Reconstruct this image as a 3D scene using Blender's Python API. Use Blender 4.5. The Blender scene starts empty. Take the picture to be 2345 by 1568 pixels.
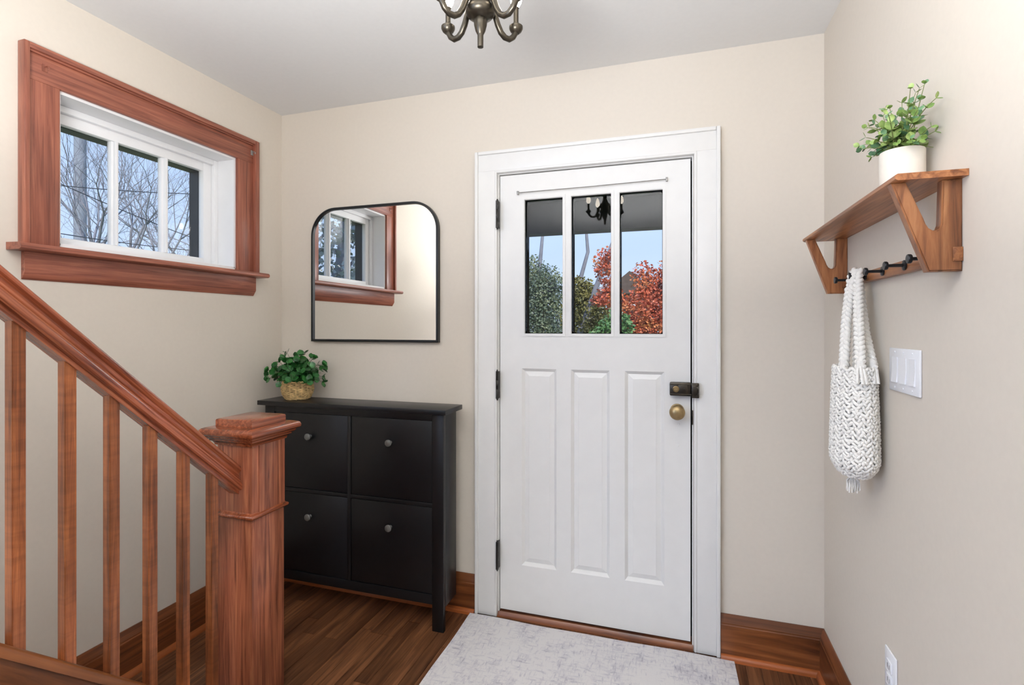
import bpy, bmesh, math, random
from mathutils import Vector, Matrix
random.seed(7)
sc = bpy.context.scene
COL = sc.collection
PI = math.pi

# ------------------------------------------------------------------ camera
cam = bpy.data.cameras.new('camera')
cam.sensor_width = 36.0
cam.lens = 36.0 * 1182 / 2345
cam.shift_y = -36 / 2345
cam.clip_start = 0.02
cam_o = bpy.data.objects.new('camera', cam)
cam_o.location = (2.034, -2.28, 1.35)
cam_o.rotation_euler = (PI / 2, 0, math.radians(17.7))
COL.objects.link(cam_o)
sc.camera = cam_o

# ------------------------------------------------------------------ light
sc.view_settings.view_transform = 'Standard'
sc.view_settings.look = 'None'
sc.view_settings.gamma = 1
sc.view_settings.use_curve_mapping = False
sc.view_settings.exposure = 0.0

world = bpy.data.worlds.new('sky')
sc.world = world
world.use_nodes = True
wn = world.node_tree
wn.nodes.clear()
wo = wn.nodes.new('ShaderNodeOutputWorld')
wb = wn.nodes.new('ShaderNodeBackground')
wtc = wn.nodes.new('ShaderNodeTexCoord')
wsep = wn.nodes.new('ShaderNodeSeparateXYZ')
wr = wn.nodes.new('ShaderNodeValToRGB')
wr.color_ramp.elements[0].position = 0.0
wr.color_ramp.elements[0].color = (0.56, 0.70, 0.92, 1)
wr.color_ramp.elements[1].position = 0.7
wr.color_ramp.elements[1].color = (0.26, 0.46, 0.88, 1)
wn.links.new(wtc.outputs['Generated'], wsep.inputs[0])
wn.links.new(wsep.outputs['Z'], wr.inputs[0])
wn.links.new(wr.outputs[0], wb.inputs[0])
wb.inputs[1].default_value = 1.25
wn.links.new(wb.outputs[0], wo.inputs[0])


def light(name, kind, loc, energy, color, rot=(0, 0, 0), **kw):
    l = bpy.data.lights.new(name, kind)
    l.energy = energy
    l.color = color
    for k, v in kw.items():
        setattr(l, k, v)
    o = bpy.data.objects.new(name, l)
    o.location = loc
    o.rotation_euler = rot
    COL.objects.link(o)
    return o


light('sun', 'SUN', (4, -8, 9), 3.6, (1.0, 0.95, 0.86),
      rot=Vector((-0.28, 0.72, -0.62)).to_track_quat('-Z', 'Y').to_euler(), angle=0.01)
# unseen fill lights, added left and right behind the camera to brighten the hall
light('fill_light_left', 'AREA', (-0.75, -4.3, 1.75), 54, (0.64, 0.88, 1.38),
      rot=Vector((1.0, 0.62, 0.0)).to_track_quat('-Z', 'Y').to_euler(), shape='RECTANGLE', size=1.6, size_y=1.4)
light('fill_light_right', 'AREA', (4.7, -4.1, 1.75), 44, (0.92, 0.97, 1.09),
      rot=Vector((-1.0, 0.62, 0.0)).to_track_quat('-Z', 'Y').to_euler(), shape='RECTANGLE', size=2.4, size_y=1.4)
# the photographer's flash, bounced off the ceiling just behind the camera
light('bounced_flash', 'AREA', (1.6, -2.6, 1.45), 116, (0.97, 0.98, 1.0), rot=(PI, 0, 0), shape='DISK', size=0.8)
BULB = 17.0

# ------------------------------------------------------------------ materials
def srgb(r, g, b):
    f = lambda c: (c / 255 / 12.92) if c / 255 <= 0.04045 else ((c / 255 + 0.055) / 1.055) ** 2.4
    return (f(r), f(g), f(b), 1)


def mat_base(name):
    m = bpy.data.materials.new(name)
    m.use_nodes = True
    nt = m.node_tree
    b = nt.nodes['Principled BSDF']
    return m, nt, b


def N(nt, t, **kw):
    n = nt.nodes.new(t)
    for k, v in kw.items():
        if k in n.inputs:
            n.inputs[k].default_value = v
        else:
            setattr(n, k, v)
    return n


def L(nt, a, b):
    nt.links.new(a, b)


def ramp(nt, fac, stops):
    r = nt.nodes.new('ShaderNodeValToRGB')
    cr = r.color_ramp
    while len(cr.elements) < len(stops):
        cr.elements.new(0.5)
    for e, (p, c) in zip(cr.elements, stops):
        e.position = p
        e.color = c
    L(nt, fac, r.inputs[0])
    return r


def paint(name, col, rough=0.5, var=0.03, bump=0.02, scale=35, spec=0.4, coat=0.0, metallic=0.0):
    m, nt, b = mat_base(name)
    tc = N(nt, 'ShaderNodeTexCoord')
    n = N(nt, 'ShaderNodeTexNoise', Scale=scale, Detail=4.0)
    L(nt, tc.outputs['Object'], n.inputs['Vector'])
    lo = tuple(c * (1 - var) for c in col[:3]) + (1,)
    hi = tuple(min(1, c * (1 + var)) for c in col[:3]) + (1,)
    r = ramp(nt, n.outputs['Fac'], [(0.3, lo), (0.7, hi)])
    L(nt, r.outputs[0], b.inputs['Base Color'])
    b.inputs['Roughness'].default_value = rough
    b.inputs['Specular IOR Level'].default_value = spec
    b.inputs['Metallic'].default_value = metallic
    b.inputs['Coat Weight'].default_value = coat
    if bump:
        bp = N(nt, 'ShaderNodeBump', Strength=bump, Distance=0.01)
        L(nt, n.outputs['Fac'], bp.inputs['Height'])
        L(nt, bp.outputs[0], b.inputs['Normal'])
    return m


def wood(name, dark, mid, light_, axis='y', rot=(0, 0, 0), rough=0.33, across=30, along=1.6,
         blotch=0.35, hv=0.12, bump=0.05, figure=0.0, coat=0.15):
    """grain runs along `axis` of the object's own coordinates"""
    m, nt, b = mat_base(name)
    tc = N(nt, 'ShaderNodeTexCoord')
    oi = N(nt, 'ShaderNodeObjectInfo')
    add = N(nt, 'ShaderNodeVectorMath', operation='ADD')
    mul = N(nt, 'ShaderNodeMath', operation='MULTIPLY')
    mul.inputs[1].default_value = 37.0
    L(nt, oi.outputs['Random'], mul.inputs[0])
    rotn = N(nt, 'ShaderNodeMapping')
    rotn.inputs['Rotation'].default_value = rot
    L(nt, tc.outputs['Object'], rotn.inputs['Vector'])
    L(nt, rotn.outputs[0], add.inputs[0])
    L(nt, mul.outputs[0], add.inputs[1])
    s = [across] * 3
    s['xyz'.index(axis)] = along
    mp = N(nt, 'ShaderNodeMapping')
    mp.inputs['Scale'].default_value = s
    L(nt, add.outputs[0], mp.inputs['Vector'])
    n = N(nt, 'ShaderNodeTexNoise', Scale=1.0, Detail=7.0, Roughness=0.62, Distortion=0.9)
    L(nt, mp.outputs[0], n.inputs['Vector'])
    r = ramp(nt, n.outputs['Fac'], [(0.28, dark), (0.5, mid), (0.74, light_)])
    s2 = [8.0] * 3
    s2['xyz'.index(axis)] = 2.4
    mp2 = N(nt, 'ShaderNodeMapping')
    mp2.inputs['Scale'].default_value = s2
    L(nt, add.outputs[0], mp2.inputs['Vector'])
    n2 = N(nt, 'ShaderNodeTexNoise', Scale=1.0, Detail=3.0, Distortion=0.5)
    L(nt, mp2.outputs[0], n2.inputs['Vector'])
    r2 = ramp(nt, n2.outputs['Fac'], [(0.3, (1 - blotch, 1 - blotch, 1 - blotch, 1)), (0.68, (1 + blotch * .5,) * 3 + (1,))])
    mx = N(nt, 'ShaderNodeMix', data_type='RGBA', blend_type='MULTIPLY')
    mx.inputs[0].default_value = 1.0
    L(nt, r.outputs[0], mx.inputs[6])
    L(nt, r2.outputs[0], mx.inputs[7])
    last = mx.outputs[2]
    if figure:
        s3 = [6.0] * 3
        s3['xyz'.index(axis)] = 30.0
        mp3 = N(nt, 'ShaderNodeMapping')
        mp3.inputs['Scale'].default_value = s3
        L(nt, add.outputs[0], mp3.inputs['Vector'])
        n3 = N(nt, 'ShaderNodeTexNoise', Scale=1.0, Detail=2.0, Distortion=1.4)
        L(nt, mp3.outputs[0], n3.inputs['Vector'])
        r3 = ramp(nt, n3.outputs['Fac'], [(0.36, (1 - figure,) * 3 + (1,)), (0.6, (1.0,) * 3 + (1,))])
        mx3 = N(nt, 'ShaderNodeMix', data_type='RGBA', blend_type='MULTIPLY')
        mx3.inputs[0].default_value = 1.0
        L(nt, last, mx3.inputs[6])
        L(nt, r3.outputs[0], mx3.inputs[7])
        last = mx3.outputs[2]
    hs = N(nt, 'ShaderNodeHueSaturation')
    mr = N(nt, 'ShaderNodeMapRange')
    mr.inputs['To Min'].default_value = 1 - hv
    mr.inputs['To Max'].default_value = 1 + hv
    L(nt, oi.outputs['Random'], mr.inputs['Value'])
    L(nt, mr.outputs[0], hs.inputs['Value'])
    L(nt, last, hs.inputs['Color'])
    L(nt, hs.outputs[0], b.inputs['Base Color'])
    b.inputs['Roughness'].default_value = rough
    b.inputs['Coat Weight'].default_value = coat
    b.inputs['Coat Roughness'].default_value = 0.2
    bp = N(nt, 'ShaderNodeBump', Strength=bump, Distance=0.004)
    L(nt, n.outputs['Fac'], bp.inputs['Height'])
    L(nt, bp.outputs[0], b.inputs['Normal'])
    return m


def metal(name, col, rough=0.3, metallic=1.0):
    m, nt, b = mat_base(name)
    tc = N(nt, 'ShaderNodeTexCoord')
    n = N(nt, 'ShaderNodeTexNoise', Scale=60.0, Detail=3.0)
    L(nt, tc.outputs['Object'], n.inputs['Vector'])
    r = ramp(nt, n.outputs['Fac'], [(0.3, tuple(c * .8 for c in col[:3]) + (1,)), (0.7, col)])
    L(nt, r.outputs[0], b.inputs['Base Color'])
    b.inputs['Metallic'].default_value = metallic
    b.inputs['Roughness'].default_value = rough
    return m


def glass_pane(name, tint=(1, 1, 1, 1), refl=1.5, rough=0.0):
    m = bpy.data.materials.new(name)
    m.use_nodes = True
    nt = m.node_tree
    nt.nodes.clear()
    out = N(nt, 'ShaderNodeOutputMaterial')
    tr = N(nt, 'ShaderNodeBsdfTransparent')
    tr.inputs[0].default_value = tint
    gl = N(nt, 'ShaderNodeBsdfGlossy')
    gl.inputs['Roughness'].default_value = rough
    fr = N(nt, 'ShaderNodeFresnel')
    ge = N(nt, 'ShaderNodeNewGeometry')
    io = N(nt, 'ShaderNodeMapRange')          # a thin sheet: no total internal reflection at its back face
    io.inputs['To Min'].default_value = refl
    io.inputs['To Max'].default_value = 1 / refl
    L(nt, ge.outputs['Backfacing'], io.inputs['Value'])
    L(nt, io.outputs[0], fr.inputs['IOR'])
    mx = N(nt, 'ShaderNodeMixShader')
    L(nt, fr.outputs[0], mx.inputs[0])
    L(nt, tr.outputs[0], mx.inputs[1])
    L(nt, gl.outputs[0], mx.inputs[2])
    L(nt, mx.outputs[0], out.inputs[0])
    return m


def emit(name, col, s):
    m = bpy.data.materials.new(name)
    m.use_nodes = True
    nt = m.node_tree
    b = nt.nodes['Principled BSDF']
    b.inputs['Base Color'].default_value = col
    b.inputs['Emission Color'].default_value = col
    b.inputs['Emission Strength'].default_value = s
    return m


def leafmat(name, c1, c2, c3, rough=0.45, scale=9.0, trans=0.0):
    m, nt, b = mat_base(name)
    tc = N(nt, 'ShaderNodeTexCoord')
    oi = N(nt, 'ShaderNodeObjectInfo')
    n = N(nt, 'ShaderNodeTexNoise', Scale=scale, Detail=3.0)
    add = N(nt, 'ShaderNodeVectorMath', operation='ADD')
    L(nt, tc.outputs['Object'], add.inputs[0])
    mul = N(nt, 'ShaderNodeMath', operation='MULTIPLY')
    mul.inputs[1].default_value = 11.0
    L(nt, oi.outputs['Random'], mul.inputs[0])
    L(nt, mul.outputs[0], add.inputs[1])
    L(nt, add.outputs[0], n.inputs['Vector'])
    r = ramp(nt, n.outputs['Fac'], [(0.3, c1), (0.5, c2), (0.7, c3)])
    L(nt, r.outputs[0], b.inputs['Base Color'])
    b.inputs['Roughness'].default_value = rough
    if trans:
        b.inputs['Subsurface Weight'].default_value = 0.0
    return m


M = {}
M['wall'] = paint('wall_paint', srgb(220, 211, 198), rough=0.75, var=0.012, bump=0.015, scale=60, spec=0.25)
M['ceiling'] = paint('ceiling_paint', srgb(226, 226, 225), rough=0.9, var=0.01, bump=0.02, scale=50, spec=0.2)
M['white'] = paint('white_gloss_paint', srgb(232, 231, 228), rough=0.32, var=0.012, bump=0.02, scale=18, spec=0.45)
M['winwhite'] = paint('white_window_paint', srgb(240, 240, 240), rough=0.4, var=0.01, bump=0.01, scale=20)
M['plastic'] = paint('white_plastic', srgb(240, 241, 244), rough=0.3, var=0.005, bump=0)
M['slot'] = paint('dark_slot', srgb(120, 120, 120), rough=0.5)
M['blackframe'] = paint('black_exterior_frame', srgb(26, 28, 28), rough=0.4, var=0.1)
M['glazing'] = paint('black_glazing', srgb(18, 20, 20), rough=1.0, var=0.1, spec=0.0)
M['gap'] = paint('dark_gap', srgb(20, 16, 13), rough=0.9)
d, mi, li = srgb(104, 56, 44), srgb(156, 92, 72), srgb(186, 118, 92)
M['casing_y'] = wood('mahogany_casing_y', d, mi, li, 'y', across=70, along=2.6, blotch=0.22, hv=0.05)
M['casing_z'] = wood('mahogany_casing_z', d, mi, li, 'z', across=70, along=2.6, blotch=0.22, hv=0.05)
d, mi, li = srgb(92, 46, 29), srgb(164, 95, 68), srgb(204, 134, 94)
M['newel'] = wood('newel_oak', d, mi, li, 'z', across=75, along=3.0, blotch=0.5, hv=0.06)
M['newel_cap'] = wood('newel_cap_oak', d, srgb(140, 72, 42), srgb(182, 106, 70), 'y', across=70, along=3.0, blotch=0.25, hv=0.05, rough=0.22, coat=0.5)
M['baluster'] = wood('baluster_oak', srgb(92, 46, 26), srgb(152, 86, 48), srgb(190, 116, 68), 'z', across=80, along=3.0, blotch=0.38, hv=0.14, figure=0.22)
SL = math.atan(0.935)
M['rail'] = wood('handrail_oak', srgb(88, 38, 22), srgb(154, 80, 50), srgb(200, 122, 82), 'y', rot=(SL, 0, 0), across=80, along=2.5, blotch=0.3, hv=0.04, rough=0.25, coat=0.4)
M['step'] = wood('stair_oak', srgb(76, 40, 20), srgb(128, 74, 38), srgb(160, 98, 54), 'y', rot=(SL, 0, 0), across=26, blotch=0.3, hv=0.05)
M['tread'] = wood('tread_oak', srgb(76, 40, 20), srgb(118, 66, 34), srgb(150, 90, 50), 'x', across=26)
M['plank'] = wood('floor_oak', srgb(60, 34, 19), srgb(112, 72, 46), srgb(146, 98, 66), 'y', across=70, along=3.0, blotch=0.4, hv=0.3, rough=0.34, bump=0.04, coat=0.1)
M['base_x'] = wood('baseboard_oak_x', srgb(74, 38, 18), srgb(124, 70, 36), srgb(154, 94, 52), 'x', across=28, blotch=0.4, hv=0.06)
M['base_y'] = wood('baseboard_oak_y', srgb(74, 38, 18), srgb(118, 66, 34), srgb(150, 90, 50), 'y', across=28, blotch=0.4, hv=0.06)
M['shoe_x'] = wood('shoe_oak_x', srgb(120, 60, 26), srgb(170, 92, 44), srgb(190, 110, 60), 'x', across=40, blotch=0.2, hv=0.03)
M['shoe_y'] = wood('shoe_oak_y', srgb(120, 60, 26), srgb(160, 86, 42), srgb(190, 110, 60), 'y', across=40, blotch=0.2, hv=0.03)
w1, w2, w3 = srgb(96, 54, 30), srgb(156, 98, 58), srgb(188, 130, 84)
M['walnut_y'] = wood('walnut_shelf_y', w1, w2, w3, 'y', across=60, along=3.0, blotch=0.35, hv=0.04, rough=0.4)
M['walnut_z'] = wood('walnut_bracket_z', w1, w2, w3, 'z', across=55, along=4.0, blotch=0.3, hv=0.05, rough=0.4)
M['black'] = paint('black_stained_wood', srgb(15, 16, 19), rough=0.36, var=0.12, bump=0.03, scale=30, spec=0.5)
M['mirframe'] = paint('black_metal_frame', srgb(24, 27, 29), rough=0.3, var=0.05, bump=0, spec=0.5)
mm, mnt, mb = mat_base('mirror_silver')
mb.inputs['Base Color'].default_value = (0.86, 0.87, 0.86, 1)
mb.inputs['Metallic'].default_value = 1.0
mb.inputs['Roughness'].default_value = 0.0
M['mirror'] = mm
M['pewter'] = metal('pewter_knob', srgb(140, 142, 140), 0.45, 0.8)
M['hinge'] = metal('dark_hinge', srgb(70, 68, 66), 0.35, 0.9)
M['hook'] = metal('black_hook', srgb(52, 52, 54), 0.35, 0.7)
M['lock'] = metal('dark_bronze_lock', srgb(74, 68, 60), 0.35, 0.85)
M['brass'] = metal('aged_brass', srgb(178, 154, 112), 0.38, 0.85)
M['bronze'] = metal('brushed_bronze', srgb(84, 78, 68), 0.34, 0.9)
M['wire'] = metal('grey_wire', srgb(170, 168, 164), 0.5, 0.5)
M['candle'] = paint('candle_sleeve', srgb(235, 228, 212), rough=0.5, var=0.02, bump=0)
M['bulb'] = emit('lit_bulb', (1.0, 0.91, 0.78, 1), BULB)
M['glass'] = glass_pane('window_glass', refl=1.35)
M['doorglass'] = glass_pane('door_glass', refl=1.38)
M['knit'] = paint('white_cotton_cord', srgb(246, 243, 236), rough=0.85, var=0.04, bump=0.1, scale=220, spec=0.1)
M['pot'] = paint('pale_ceramic', srgb(226, 219, 207), rough=0.7, var=0.02, bump=0.02, scale=70, spec=0.2)
M['soil'] = paint('dark_moss', srgb(40, 42, 24), rough=0.9, var=0.3)
M['straw'] = paint('seagrass', srgb(214, 184, 132), rough=0.8, var=0.3, bump=0.1, scale=60, spec=0.15)
M['leaf_pale'] = leafmat('pale_eucalyptus_leaf', srgb(92, 126, 58), srgb(132, 160, 84), srgb(172, 190, 116), scale=30)
M['leaf_blue'] = leafmat('dusky_eucalyptus_leaf', srgb(66, 104, 74), srgb(98, 138, 98), srgb(130, 160, 118), scale=30)
M['stem_pale'] = paint('pale_stem', srgb(120, 130, 76), rough=0.6)
M['leaf_dark'] = leafmat('dark_boxwood_leaf', srgb(22, 62, 26), srgb(38, 98, 42), srgb(66, 134, 62), rough=0.32, scale=26)
M['stem_dark'] = paint('dark_stem', srgb(66, 70, 34), rough=0.6)
M['bark'] = paint('hazy_bark', srgb(136, 136, 146), rough=0.9, var=0.2, scale=6)  # blue-grey veil of haze over the trees is mixed into the bark colour
M['pole'] = paint('weathered_pole', srgb(146, 152, 164), rough=0.9, var=0.1, scale=4)
M['wirecable'] = paint('dark_cable', srgb(70, 74, 84), rough=0.7)
M['porch'] = paint('dark_porch_wood', srgb(34, 30, 28), rough=0.7, var=0.15, scale=8)
M['shingle'] = paint('brown_shingle', srgb(96, 82, 76), rough=0.9, var=0.2, scale=9)
M['lawn'] = paint('lawn', srgb(96, 116, 66), rough=0.95, var=0.3, scale=2)
M['brickish'] = paint('dull_cladding', srgb(150, 132, 120), rough=0.9, var=0.15, scale=5)


def rug_mat():
    m, nt, b = mat_base('distressed_rug')
    tc = N(nt, 'ShaderNodeTexCoord')
    def ns(sx, sy, det=6.0, dist=0.4):
        mp = N(nt, 'ShaderNodeMapping')
        mp.inputs['Scale'].default_value = (sx, sy, 1)
        L(nt, tc.outputs['Object'], mp.inputs['Vector'])
        n = N(nt, 'ShaderNodeTexNoise', Scale=1.0, Detail=det, Roughness=0.7, Distortion=dist)
        L(nt, mp.outputs[0], n.inputs['Vector'])
        return n.outputs['Fac']
    a = ns(90, 20)
    c = ns(22, 80)
    big = ns(5, 5, 3.0, 0.8)
    mxa = N(nt, 'ShaderNodeMath', operation='MINIMUM')
    L(nt, a, mxa.inputs[0]); L(nt, c, mxa.inputs[1])
    ad = N(nt, 'ShaderNodeMath', operation='MULTIPLY_ADD')
    L(nt, big, ad.inputs[0]); ad.inputs[1].default_value = 0.45
    L(nt, mxa.outputs[0], ad.inputs[2])
    r = ramp(nt, ad.outputs[0], [(0.50, srgb(164, 161, 170)), (0.60, srgb(200, 197, 202)), (0.72, srgb(220, 217, 216))])
    L(nt, r.outputs[0], b.inputs['Base Color'])
    b.inputs['Roughness'].default_value = 0.95
    b.inputs['Specular IOR Level'].default_value = 0.1
    w = ns(400, 400, 2.0)
    bp = N(nt, 'ShaderNodeBump', Strength=0.3, Distance=0.003)
    L(nt, w, bp.inputs['Height'])
    L(nt, bp.outputs[0], b.inputs['Normal'])
    return m


M['rug'] = rug_mat()

# ------------------------------------------------------------------ mesh helpers
ORG = {}


def nb():
    return bmesh.new()


def box(bm, x0, x1, y0, y1, z0, z1, bev=0.0, seg=2):
    vs = [bm.verts.new((x, y, z)) for x in (x0, x1) for y in (y0, y1) for z in (z0, z1)]
    f = [(0, 1, 3, 2), (4, 6, 7, 5), (0, 4, 5, 1), (2, 3, 7, 6), (0, 2, 6, 4), (1, 5, 7, 3)]
    fs = [bm.faces.new([vs[i] for i in q]) for q in f]
    if bev:
        es = set(e for q in fs for e in q.edges)
        bmesh.ops.bevel(bm, geom=list(es), offset=bev, segments=seg, affect='EDGES', profile=0.5)
    return bm


def extrude(bm, poly, fn, a0, a1):
    """closed 2d polygon swept from a0 to a1; fn(u, v, a) -> xyz"""
    A = [bm.verts.new(fn(u, v, a0)) for u, v in poly]
    B = [bm.verts.new(fn(u, v, a1)) for u, v in poly]
    n = len(poly)
    bm.faces.new(A)
    bm.faces.new(B[::-1])
    for i in range(n):
        bm.faces.new((A[i], B[i], B[(i + 1) % n], A[(i + 1) % n]))
    bmesh.ops.recalc_face_normals(bm, faces=bm.faces[:])
    return bm


def lathe(bm, prof, c=(0, 0, 0), axis='z', n=24, flip=1):
    """profile of (radius, height) pairs turned about an axis through c"""
    def P(r, h, a):
        u, v = r * math.cos(a), r * math.sin(a)
        h *= flip
        return {'z': (c[0] + u, c[1] + v, c[2] + h), 'y': (c[0] + u, c[1] + h, c[2] + v),
                'x': (c[0] + h, c[1] + u, c[2] + v)}[axis]
    rings = []
    for r, h in prof:
        if r < 1e-6:
            rings.append([bm.verts.new(P(0, h, 0))])
        else:
            rings.append([bm.verts.new(P(r, h, 2 * PI * k / n)) for k in range(n)])
    for A, B in zip(rings, rings[1:]):
        for k in range(n):
            k2 = (k + 1) % n
            if len(A) == 1 and len(B) == 1:
                continue
            if len(A) == 1:
                bm.faces.new((A[0], B[k], B[k2]))
            elif len(B) == 1:
                bm.faces.new((A[k], B[0], A[k2]))
            else:
                bm.faces.new((A[k], B[k], B[k2], A[k2]))
    for R in (rings[0], rings[-1]):
        if len(R) > 2:
            bm.faces.new(R)
    bmesh.ops.recalc_face_normals(bm, faces=bm.faces[:])
    return bm


def tube(bm, pts, rad, n=8, closed=False, cap=True, squash=None):
    pts = [Vector(p) for p in pts]
    m = len(pts)
    if not isinstance(rad, (list, tuple)):
        rad = [rad] * m
    rings = []
    ref = None
    for i, p in enumerate(pts):
        if closed:
            t = pts[(i + 1) % m] - pts[i - 1]
        else:
            t = pts[min(i + 1, m - 1)] - pts[max(i - 1, 0)]
        t.normalize()
        if ref is None:
            ref = Vector((0, 0, 1)) if abs(t.z) < 0.9 else Vector((1, 0, 0))
        s = t.cross(ref)
        if s.length < 1e-5:
            s = t.orthogonal()
        s.normalize()
        u = s.cross(t).normalized()
        ref = u
        rings.append([bm.verts.new(p + (s * math.cos(2 * PI * k / n) + u * math.sin(2 * PI * k / n)) * rad[i]) for k in range(n)])
    rng = range(m) if closed else range(m - 1)
    for i in rng:
        A, B = rings[i], rings[(i + 1) % m]
        for k in range(n):
            k2 = (k + 1) % n
            bm.faces.new((A[k], A[k2], B[k2], B[k]))
    if cap and not closed and n > 2:
        bm.faces.new(rings[0][::-1])
        bm.faces.new(rings[-1])
    return bm


def wpos(o):
    return ORG.get(o, Vector((0, 0, 0)))


def finish(name, bm, mat, parent=None, smooth=35, label=None, cat=None, group=None, kind=None, origin=None):
    """link the bmesh (built in world coordinates) as ONE mesh object, origin at its base centre"""
    bm.verts.ensure_lookup_table()
    if origin is None:
        xs = [v.co.x for v in bm.verts]; ys = [v.co.y for v in bm.verts]; zs = [v.co.z for v in bm.verts]
        origin = Vector(((min(xs) + max(xs)) / 2, (min(ys) + max(ys)) / 2, min(zs)))
    origin = Vector(origin)
    bmesh.ops.translate(bm, verts=bm.verts[:], vec=-origin)
    me = bpy.data.meshes.new(name)
    bm.to_mesh(me)
    bm.free()
    if smooth:
        me.polygons.foreach_set('use_smooth', [True] * len(me.polygons))
        me.set_sharp_from_angle(angle=math.radians(smooth))
    me.materials.append(mat)
    o = bpy.data.objects.new(name, me)
    COL.objects.link(o)
    ORG[o] = origin
    if parent:
        o.parent = parent
        o.location = origin - wpos(parent)
    else:
        o.location = origin
    tag(o, label, cat, group, kind)
    return o


def tag(o, label=None, cat=None, group=None, kind=None):
    if label: o['label'] = label
    if cat: o['category'] = cat
    if group: o['group'] = group
    if kind: o['kind'] = kind


def thing(name, label, cat, loc, group=None, kind=None):
    o = bpy.data.objects.new(name, None)
    o.empty_display_size = 0.1
    COL.objects.link(o)
    o.location = loc
    ORG[o] = Vector(loc)
    tag(o, label, cat, group, kind)
    return o


def bx(name, mat, parent, x0, x1, y0, y1, z0, z1, bev=0.0015, **kw):
    return finish(name, box(nb(), x0, x1, y0, y1, z0, z1, bev), mat, parent, **kw)


def copy_at(o, parent, wloc, rot=None, scale=None):
    c = o.copy()
    COL.objects.link(c)
    c.parent = parent
    ORG[c] = Vector(wloc)
    c.location = Vector(wloc) - wpos(parent)
    if rot is not None: c.rotation_euler = rot
    if scale is not None: c.scale = scale
    return c


# ------------------------------------------------------------------ room shell
CH = 2.49
RW = 2.58
def struct(name, bm, mat, label, cat, parent=None, smooth=None):
    return finish(name, bm, mat, parent, smooth=smooth, label=label, cat=cat, kind='structure')

# back wall with the door opening (door frame opening x 1.235..2.10, top 2.07)
b = nb()
box(b, -0.2, 1.235, 0, 0.2, -0.2, CH); box(b, 2.10, 2.78, 0, 0.2, -0.2, CH); box(b, 1.235, 2.10, 0, 0.2, 2.07, CH)
box(b, 1.235, 2.10, 0, 0.2, -0.2, -0.02)
struct('wall_back', b, M['wall'], 'beige painted wall holding the white entrance door', 'wall')
# left wall with the window opening
b = nb()
WY0, WY1, WZ0, WZ1 = -1.06, -0.315, 1.632, 2.16
box(b, -0.2, 0, WY1, 0, -0.2, CH); box(b, -0.2, 0, -2.6, WY0, -0.2, CH)
box(b, -0.2, 0, WY0, WY1, -0.2, WZ0); box(b, -0.2, 0, WY0, WY1, WZ1, CH)
struct('wall_left', b, M['wall'], 'beige painted wall with the wood framed window', 'wall')
b = box(nb(), RW, RW + 0.2, -2.6, 0, -0.2, CH)
struct('wall_right', b, M['wall'], 'pale painted wall carrying the wooden shelf', 'wall')
# the wider room behind the camera
b = nb()
box(b, -1.05, -0.2, -2.6, -2.45, -0.2, CH); box(b, RW + 0.2, 5.8, -2.6, -2.45, -0.2, CH)
box(b, -1.05, -0.95, -6.2, -2.6, -0.2, CH); box(b, 5.65, 5.8, -6.2, -2.6, -0.2, CH); box(b, -1.05, 5.8, -6.35, -6.2, -0.2, CH)
struct('wall_front', b, M['wall'], 'beige walls of the room behind the viewpoint', 'wall')
b = nb()
box(b, -0.2, RW + 0.2, -2.45, 0.2, CH, CH + 0.12); box(b, -1.05, 5.8, -6.35, -2.45, CH, CH + 0.12)
struct('ceiling', b, M['ceiling'], 'plain white painted ceiling', 'ceiling')

# floor: sub-floor with individual oak planks running towards the door wall
b = nb()
box(b, 0, RW, -2.45, 0.0, -0.2, -0.012); box(b, -0.95, 5.65, -6.2, -2.45, -0.2, 0.0)
floor = struct('floor', b, M['gap'], 'narrow brown oak floor boards', 'floor')
rnd = random.Random(3)
pw = RW / 45
meshes = {}
nP = 0
for i in range(45):
    x0 = i * pw
    y = -0.001
    first = True
    while y > -1.95:
        ln = rnd.choice((0.42, 0.55, 0.7, 0.85)) * (rnd.choice((0.4, 0.7, 1.0)) if first else 1)
        first = False
        ln = round(ln, 3)
        y0 = y - ln
        if y0 < -1.95:
            y0 = -2.0; ln = round(y - y0, 3)
        o = None
        if ln not in meshes:
            b = box(nb(), x0 + 0.0006, x0 + pw - 0.0006, y0 + 0.0006, y - 0.0006, -0.012, 0.0)
            o = finish('plank', b, M['plank'], floor, smooth=None)
            meshes[ln] = o
        else:
            copy_at(meshes[ln], floor, (x0 + pw / 2, (y0 + y) / 2, -0.012))
        nP += 1
        y = y0
b = nb()
for i in range(45):
    x0 = i * pw
    box(b, x0 + 0.0006, x0 + pw - 0.0006, -2.45, -2.0015, -0.012, 0.0)
finish('planks', b, M['plank'], floor, smooth=None, kind='stuff')

# baseboards: flat board with a bevelled cap and a small shoe moulding
BP = [(0.001, 0), (0.02, 0), (0.02, 0.138), (0.018, 0.142), (0.018, 0.147), (0.005, 0.178), (0.001, 0.178)]
SP = [(0.02, 0.0), (0.036, 0.0), (0.035, 0.008), (0.031, 0.016), (0.025, 0.021), (0.02, 0.022)]
def base_back(x0, x1, lab):
    t = struct('baseboard_back', extrude(nb(), BP, lambda u, v, a: (a, -u, v), x0, x1), M['base_x'], lab, 'baseboard')
    finish('shoe_moulding', extrude(nb(), SP, lambda u, v, a: (a, -u, v), x0, x1), M['shoe_x'], t)
base_back(0.001, 1.128, 'brown wooden baseboard behind the black cabinet')
base_back(2.205, 2.579, 'short brown wooden baseboard right of the door')
t = struct('baseboard_left', extrude(nb(), BP, lambda u, v, a: (u, a, v), -2.44, -0.001), M['base_y'], 'brown wooden baseboard below the window wall', 'baseboard')
finish('shoe_moulding', extrude(nb(), SP, lambda u, v, a: (u, a, v), -2.44, -0.022), M['shoe_y'], t)
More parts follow.
